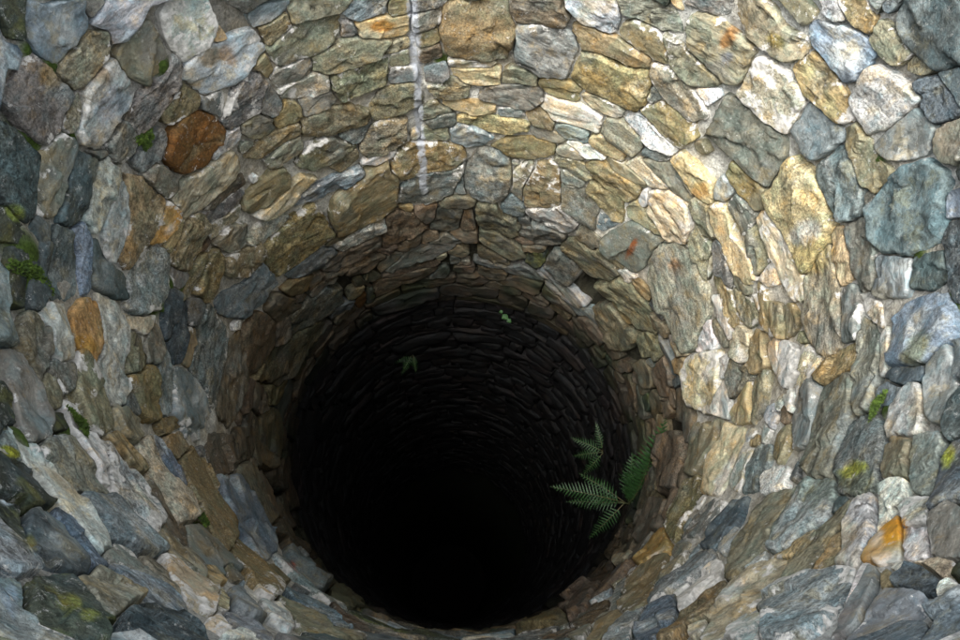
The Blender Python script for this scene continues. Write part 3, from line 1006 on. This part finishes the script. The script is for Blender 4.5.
for i in range(len(stones)):                   # drop the fillers that the traced stones leave no room for
    s = stones[i]
    if not s['traced'] and not s['far'] and s['cv'] > 0:
        if outline(i, 16) is None or s['warea'] < .16*np.ptp(s['poly'][:, 0])*np.ptp(s['poly'][:, 1]): s['dead'] = True
order = sorted((i for i in range(len(stones)) if stones[i]['traced'] and stones[i]['code'] != 'X'), key=lambda i: -stones[i]['parea'])
singles = 0; rest = []
for i in order:
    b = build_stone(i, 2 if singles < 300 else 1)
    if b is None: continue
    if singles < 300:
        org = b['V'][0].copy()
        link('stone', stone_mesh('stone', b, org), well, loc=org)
        singles += 1
    else: rest.append(b)
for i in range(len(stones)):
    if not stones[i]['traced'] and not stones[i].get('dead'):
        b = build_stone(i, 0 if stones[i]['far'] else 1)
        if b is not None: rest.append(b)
def join(bs):
    V = np.concatenate([b['V'] for b in bs]); F = []; n = 0
    for b in bs:
        F += [tuple(k+n for k in g) for g in b['F']]; n += len(b['V'])
    return dict(V=V, F=F, **{k: np.concatenate([b[k] for b in bs]) for k in 'CESGT'})
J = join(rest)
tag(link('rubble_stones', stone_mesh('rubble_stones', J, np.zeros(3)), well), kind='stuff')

# ------------------------------------------------------------------ mortar bed behind the stones, parapet
MOSS = [(140, 137, 12), (25, 118, 12), (33, 140, 10), (22, 255, 16), (22, 290, 14), (55, 203, 8), (35, 180, 8), (152, 305, 10), (165, 285, 7), (60, 425, 8), (70, 435, 8),
        (50, 413, 6), (196, 520, 9), (945, 430, 8), (955, 300, 8), (888, 408, 8), (872, 412, 6), (160, 65, 6), (107, 95, 6), (72, 133, 6), (50, 65, 5), (135, 415, 5), (182, 285, 6),
        (25, 50, 5), (425, 52, 6), (440, 58, 6), (20, 440, 10), (925, 255, 8), (670, 330, 4), (885, 160, 5)]
_mt, _md = unproject([q[0] for q in MOSS], [q[1] for q in MOSS]); _mp = wpos(_mt, _md)
_mr = [q[2]/F*np.linalg.norm(p-CAM)*1.5 for q, p in zip(MOSS, _mp)]
NTH = 720
ds = np.concatenate([np.arange(D_RIM+.04, 3.7, .0095), np.linspace(3.7, D_BOT+.1, 90)])
th = np.arange(NTH)*2*math.pi/NTH
TH, DD = np.meshgrid(th, ds)
q = wpos(TH, DD)
nz = fbm(q*14, 4); nz2 = fbm(q*3.5, 3)
h = -.008+.010*nz+.028*nz2
h = h-.026*sstep(DL+.05, DL+.35, DD)
hm = np.zeros(TH.shape, bool)
for sh in (-2*math.pi, 0, 2*math.pi):
    hm |= inside(HOLE_W+np.array([sh, 0]), np.stack([TH.ravel(), DD.ravel()], 1)).reshape(TH.shape)
h = np.where(hm, -.20, h)
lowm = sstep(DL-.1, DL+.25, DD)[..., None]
C = np.array([.56, .555, .50])*(1+.35*nz[..., None])
warmz = sstep(-.1, .4, fbm(q*2.2+5, 3))[..., None]
C = C*(1-.5*warmz)+np.array([.24, .19, .11])*.5*warmz
# above: grey-blue weathered bed near the mouth
top = sstep(1.9, 1.1, DD)[..., None]
C = C*(1-.55*top)+np.array([.20, .215, .215])*.55*top
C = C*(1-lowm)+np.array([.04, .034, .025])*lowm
for p, r_ in zip(_mp, _mr):
    dist = np.linalg.norm(q-p, axis=-1)
    w = (1-sstep(.5*r_, 1.3*r_, dist+.5*r_*nz))[..., None]
    C = C*(1-w)+np.array([.06, .10, .018])*w
    h = h+.012*w[..., 0]
deepg = (sstep(DL+.1, DL+1.2, DD)*.7)[..., None]  # shaft darkness painted into the mortar with depth, tinted green
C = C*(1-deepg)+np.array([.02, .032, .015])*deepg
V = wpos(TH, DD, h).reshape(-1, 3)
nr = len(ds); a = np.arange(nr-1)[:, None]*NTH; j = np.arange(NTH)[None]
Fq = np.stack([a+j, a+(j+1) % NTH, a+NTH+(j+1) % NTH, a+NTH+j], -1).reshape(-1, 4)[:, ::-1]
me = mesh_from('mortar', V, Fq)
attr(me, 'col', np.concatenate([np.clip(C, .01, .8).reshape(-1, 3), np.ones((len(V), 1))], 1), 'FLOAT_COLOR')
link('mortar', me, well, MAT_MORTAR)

# parapet: coping stones round the mouth and the outer face down to the ground
def rough_block(t0, t1, r0, r1, z0, z1, seed):
    bm = bmesh.new(); bmesh.ops.create_cube(bm, size=1)
    bmesh.ops.subdivide_edges(bm, edges=bm.edges[:], cuts=5, use_grid_fill=True)
    P = np.array([v.co[:] for v in bm.verts])*2
    k = np.abs(P).max(1); n4 = (np.abs(P)**8).sum(1)**(1/8); P = P*(1/np.maximum(n4, 1e-6)*k)[:, None]
    F_ = [[v.index for v in f.verts] for f in bm.faces]; bm.free()
    t = (t0+t1)/2+P[:, 0]*(t1-t0)/2; r = (r0+r1)/2+P[:, 1]*(r1-r0)/2; z = (z0+z1)/2+P[:, 2]*(z1-z0)/2
    n = fbm(np.stack([t*9, r*9, z*9], -1)+seed*3.1, 4)
    r = r+.03*n; z = z+.02*fbm(np.stack([t*9, r*9, z*9], -1)+seed*5+9, 3)
    V = np.stack([r*np.cos(t), r*np.sin(t), z], -1)
    rr = np.random.default_rng(seed)
    base = np.array(PAL['gGnhB'[rr.integers(5)]])
    C = base*(1+.3*n)[:, None]
    return dict(V=V, F=F_, C=np.clip(C, .01, .8), E=np.zeros(len(V)), S=np.zeros(len(V)), G=np.stack([t, z, r], -1)+seed, T=np.full((len(V), 3), .7))
ZR = CAM_Z-D_RIM
bl = []; t = 0.0; k = 0
while t < 2*math.pi-.05:
    L = min(rng.uniform(.26, .42), 2*math.pi-t)
    if 2*math.pi-t-L < .15: L = 2*math.pi-t
    bl.append(rough_block(t+.006, t+L-.006, 1.06, 1.50, ZR-.03, ZR+.13+rng.uniform(-.02, .02), k)); k += 1
    t += L
for row in range(5):
    t = rng.uniform(0, .3); e = t+2*math.pi; z0 = -.05+row*.176
    while t < e-.01:
        L = min(rng.uniform(.18, .36), e-t)
        bl.append(rough_block(t+.006, t+L-.006, 1.30, 1.46+rng.uniform(-.01, .02), z0, z0+.168, 100+k)); k += 1
        t += L
tag(link('parapet_stones', stone_mesh('parapet_stones', join(bl), np.zeros(3)), well), kind='stuff')

V = []; Fc = []
for j in range(96):
    a_ = j*2*math.pi/96
    for r_, z_ in ((1.10, ZR-.10), (1.10, ZR+.07), (1.44, ZR+.07), (1.44, -.05)): V.append((r_*math.cos(a_), r_*math.sin(a_), z_))
for j in range(96):
    for k in range(3): Fc.append((j*4+k, j*4+k+1, ((j+1) % 96)*4+k+1, ((j+1) % 96)*4+k))
me = mesh_from('parapet_core', V, Fc); attr(me, 'col', np.tile((.3, .3, .27, 1), (len(V), 1)), 'FLOAT_COLOR')
link('parapet_core', me, well, MAT_MORTAR)

# ------------------------------------------------------------------ ground
def annulus(r0, r1, n, z, rings):
    V = []; Fc = []
    rs = np.geomspace(r0, r1, rings)
    for r in rs:
        for j in range(n):
            t = j*2*math.pi/n; V.append((r*math.cos(t), r*math.sin(t), z+.03*math.sin(r*3+t*5)*min(1, (r-r0))))
    for i in range(rings-1):
        for j in range(n): Fc.append((i*n+j, (i+1)*n+j, (i+1)*n+(j+1) % n, i*n+(j+1) % n))
    return mesh_from('ground', V, np.array(Fc))
M = NT('trodden_grass'); pos = M.n('ShaderNodeNewGeometry').outputs['Position']
M.l(M.mix(M.ramp(M.noise(pos, 1.5, 8), .4, .6), (.05, .075, .02), (.11, .085, .05)), M.b.inputs['Base Color']); M.b.inputs['Roughness'].default_value = .95
tag(link('ground', annulus(1.38, 300, 96, 0, 30), None, M.m), kind='structure')
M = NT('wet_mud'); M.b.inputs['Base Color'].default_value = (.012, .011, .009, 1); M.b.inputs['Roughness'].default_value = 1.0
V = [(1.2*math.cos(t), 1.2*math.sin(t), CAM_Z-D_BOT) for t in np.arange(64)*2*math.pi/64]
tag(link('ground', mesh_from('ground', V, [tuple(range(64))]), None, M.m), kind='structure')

# ------------------------------------------------------------------ ferns and small plants on the shaft wall
MAT_FERN = leaf_material('fern_green', (.013, .048, .011), (.026, .078, .017))
MAT_STEM = leaf_material('fern_stalk', (.10, .075, .03), (.06, .08, .03))
MAT_LEAF = leaf_material('broad_leaf', (.012, .05, .008), (.022, .075, .012))
MAT_MOSS = leaf_material('moss_green', (.04, .075, .010), (.09, .15, .015), .9)

def frame_at(px, py):
    t, d = (v[0] for v in unproject([px], [py]))
    P = wpos(t, d, .012); inward = np.array([-math.cos(t), -math.sin(t), 0]); tang = np.array([-math.sin(t), math.cos(t), 0])
    return P, inward, tang
def frond(root, tip, droop, width, parent, seed):
    r = np.random.default_rng(seed)
    chord = tip-root; length = np.linalg.norm(chord); dirv = chord/length
    n = max(12, min(24, int(length/.017))); s = np.linspace(0, 1, n)
    view = CAM-root; view = view/np.linalg.norm(view)
    bow = view*.5+np.array([0, 0, .8]); bow = bow-dirv*(bow@dirv); bow /= np.linalg.norm(bow)
    path = root+np.outer(s*length, dirv)+np.outer(droop*length*np.sin(s*math.pi)*(1-.35*s), bow)
    up0 = bow+.35*np.array([r.uniform(-1, 1), r.uniform(-1, 1), 0]); up0 /= np.linalg.norm(up0)
    V = []; Fc = []; V2 = []; F2 = []
    for i in range(n):
        tg = path[min(i+1, n-1)]-path[max(i-1, 0)]; tg = tg/np.linalg.norm(tg)
        side = np.cross(tg, up0); side /= np.linalg.norm(side); up = np.cross(side, tg)
        rad = .0026*(1-.8*s[i])+.0004
        for a_ in range(5):
            an = a_*2*math.pi/5; V2.append(path[i]+rad*(math.cos(an)*side+math.sin(an)*up))
        x = s[i]
        if x < .13: continue
        ln = width*length*min(1, (x-.08)*4.5)**.7*(1-x**1.7)**.8+.004
        for sg in (-1, 1):
            ax = side*sg*.9+tg*(.28+.3*x)+up*r.uniform(-.22, .12); ax /= np.linalg.norm(ax)
            base = path[i]+tg*(.4*length/n if sg > 0 else 0)
            wv = np.cross(up, ax); wv /= np.linalg.norm(wv)
            m_ = 13; qq = np.linspace(0, 1, m_); l_ = ln*r.uniform(.88, 1.08)
            pc = base+np.outer(qq*l_, ax)+np.outer(-(qq**2)*l_*r.uniform(.08, .30), up)
            ww = length/n*.26*(1-qq**1.5)*(1+.38*np.where(np.arange(m_) % 2, 1, -1))+.0004
            k = len(V)
            for p_, w_ in zip(pc, ww): V.append(p_-wv*w_); V.append(p_+up*w_*.3); V.append(p_+wv*w_)
            for a_ in range(m_-1):
                Fc.append((k+3*a_, k+3*a_+1, k+3*a_+4, k+3*a_+3)); Fc.append((k+3*a_+1, k+3*a_+2, k+3*a_+5, k+3*a_+4))
    for i in range(n-1):
        for a_ in range(5): F2.append((i*5+a_, i*5+(a_+1) % 5, i*5+5+(a_+1) % 5, i*5+5+a_))
    o = link('frond', mesh_from('frond', np.array(V)-root, Fc), parent, MAT_FERN, root-np.array(parent.location))
    link('stalk', mesh_from('stalk', np.array(V2)-root, F2), o, MAT_STEM)
    return o
def fern(px, py, specs, label, group=None):
    P, inw, tan = frame_at(px, py)
    f = bpy.data.objects.new('fern_plant', None); COL.objects.link(f); f.location = P
    tag(f, label, 'fern', group)
    zd = (P-CAM)@FWD
    for k, (tx, ty, dz, dr, wd) in enumerate(specs):       # where each tip reaches, and how far it leans out
        D = (tx-480)/F*RIGHT-(ty-320)/F*UP+FWD
        tip = CAM+D*(zd+dz)
        frond(P+inw*.004*k, tip, dr, wd, f, int(px*7+py+k))
    return f
fern(633, 506, [(665, 421, -.42, .06, .22), (650, 452, -.24, .10, .34), (641, 468, -.10, .16, .34), (657, 438, -.16, .14, .24), (632, 455, -.02, .12, .26), (648, 478, -.14, .2, .3), (552, 487, .02, .14, .21), (568, 502, .10, .06, .18), (580, 474, .14, .14, .2), (590, 538, .08, .10, .2)],
     'bright fern with long arching fronds rooted in a gap just below the lip')
fern(606, 452, [(572, 438, .05, .1, .24), (584, 474, .1, .1, .24), (596, 424, 0, .1, .24), (574, 456, .12, .1, .24)],
     'dim fern on the damp shaft wall just above the bright arching fern')
fern(412, 352, [(390, 364, -.02, .12, .22), (402, 374, .04, .1, .22), (416, 372, .04, .1, .22)],
     'small dark fern clinging to the far shaft wall beneath the lime streak')

def leafy(px, py, leaves, label):
    P, inw, tan = frame_at(px, py)
    e = bpy.data.objects.new('leafy_plant', None); COL.objects.link(e); e.location = P; tag(e, label, 'plant')
    zd = (P-CAM)@FWD
    for k, (tx, ty, rad) in enumerate(leaves):
        D = (tx-480)/F*RIGHT-(ty-320)/F*UP+FWD
        c = CAM+D*(zd-.10-.01*k)
        nrm = CAM-c+np.array([.4*math.sin(k*2.1), .4*math.cos(k*1.7), .6]); nrm /= np.linalg.norm(nrm)
        a = np.cross(nrm, tan); a /= np.linalg.norm(a); b = np.cross(nrm, a)
        V = [c+nrm*.004]; Fc = []
        for q in (.55, 1.0):
            for j in range(16):
                an = j*2*math.pi/16; rr = rad*q*(1+.12*math.sin(an*5+k)-.35*max(0, math.cos(an))**6)
                V.append(c+rr*(a*math.cos(an)+b*math.sin(an))-nrm*rad*.25*q*q)
        for j in range(16):
            Fc.append((0, 1+j, 1+(j+1) % 16)); Fc.append((1+j, 17+j, 17+(j+1) % 16, 1+(j+1) % 16))
        lf = link('leaf', mesh_from('leaf', np.array(V)-c, Fc), e, MAT_LEAF, c-P)
        pts = [P+(c-P)*t+inw*.015*math.sin(t*math.pi) for t in np.linspace(0, 1, 6)]
        V2 = []; F2 = []
        for p in pts:
            for j in range(4): an = j*math.pi/2; V2.append(p+.0018*(a*math.cos(an)+b*math.sin(an)))
        for i in range(5):
            for j in range(4): F2.append((i*4+j, i*4+(j+1) % 4, i*4+4+(j+1) % 4, i*4+4+j))
        link('stalk', mesh_from('stalk', np.array(V2)-c, F2), lf, MAT_STEM)
leafy(506, 312, [(505, 317, .022), (509, 321, .016), (501, 312, .012)], 'small plant with broad bright green leaves on the far shaft wall')

def moss(px, py, rad, asp, ang, label, seed):
    P, inw, tan = frame_at(px, py); upv = np.array([0, 0, 1.0]); r = np.random.default_rng(seed)
    ca, sa = math.cos(ang), math.sin(ang); A = tan*ca+upv*sa; B = -tan*sa+upv*ca
    V = []; Fc = []
    for k in range(900):
        q = math.sqrt(r.random()); an = r.uniform(0, 2*math.pi); lim = 1+.35*math.sin(an*3+seed)+.2*math.sin(an*7)
        x = rad*q*lim*math.cos(an)*asp; y = rad*q*lim*math.sin(an); hh = .012*(1-q*q)+.003
        c = A*x+B*y+inw*hh*r.uniform(.5, 1)
        d1 = inw*.7+A*r.normal(0, .6)+B*r.normal(0, .6); d1 /= np.linalg.norm(d1)
        d2 = np.cross(d1, r.normal(0, 1, 3)); d2 /= np.linalg.norm(d2)
        L_ = r.uniform(.005, .009); w_ = L_*.35; i0 = len(V)
        V += [c-d2*w_, c+d2*w_, c+d1*L_]; Fc.append((i0, i0+1, i0+2))
    o = link('moss_clump', mesh_from('moss_clump', np.array(V), Fc, False), None, MAT_MOSS, P)
    tag(o, label, 'moss')
moss(140, 138, .024, 1.5, .8, 'vivid green moss cushion beside a rust brown stone', 1)
moss(152, 306, .014, 2.6, 1.2, 'narrow green moss cushion between upright grey stones', 2)
moss(24, 275, .022, 3.4, 1.4, 'long strip of moss in a joint beside a mossy boulder', 3)
moss(194, 520, .028, 1.3, -.6, 'pale green moss tuft under a white topped stone', 4)
moss(72, 428, .012, 2.6, -.6, 'moss tuft in the joint above a smooth grey slab', 5)
moss(885, 409, .011, 3.0, .4, 'moss tuft in the joint above a lichen spotted stone', 6)
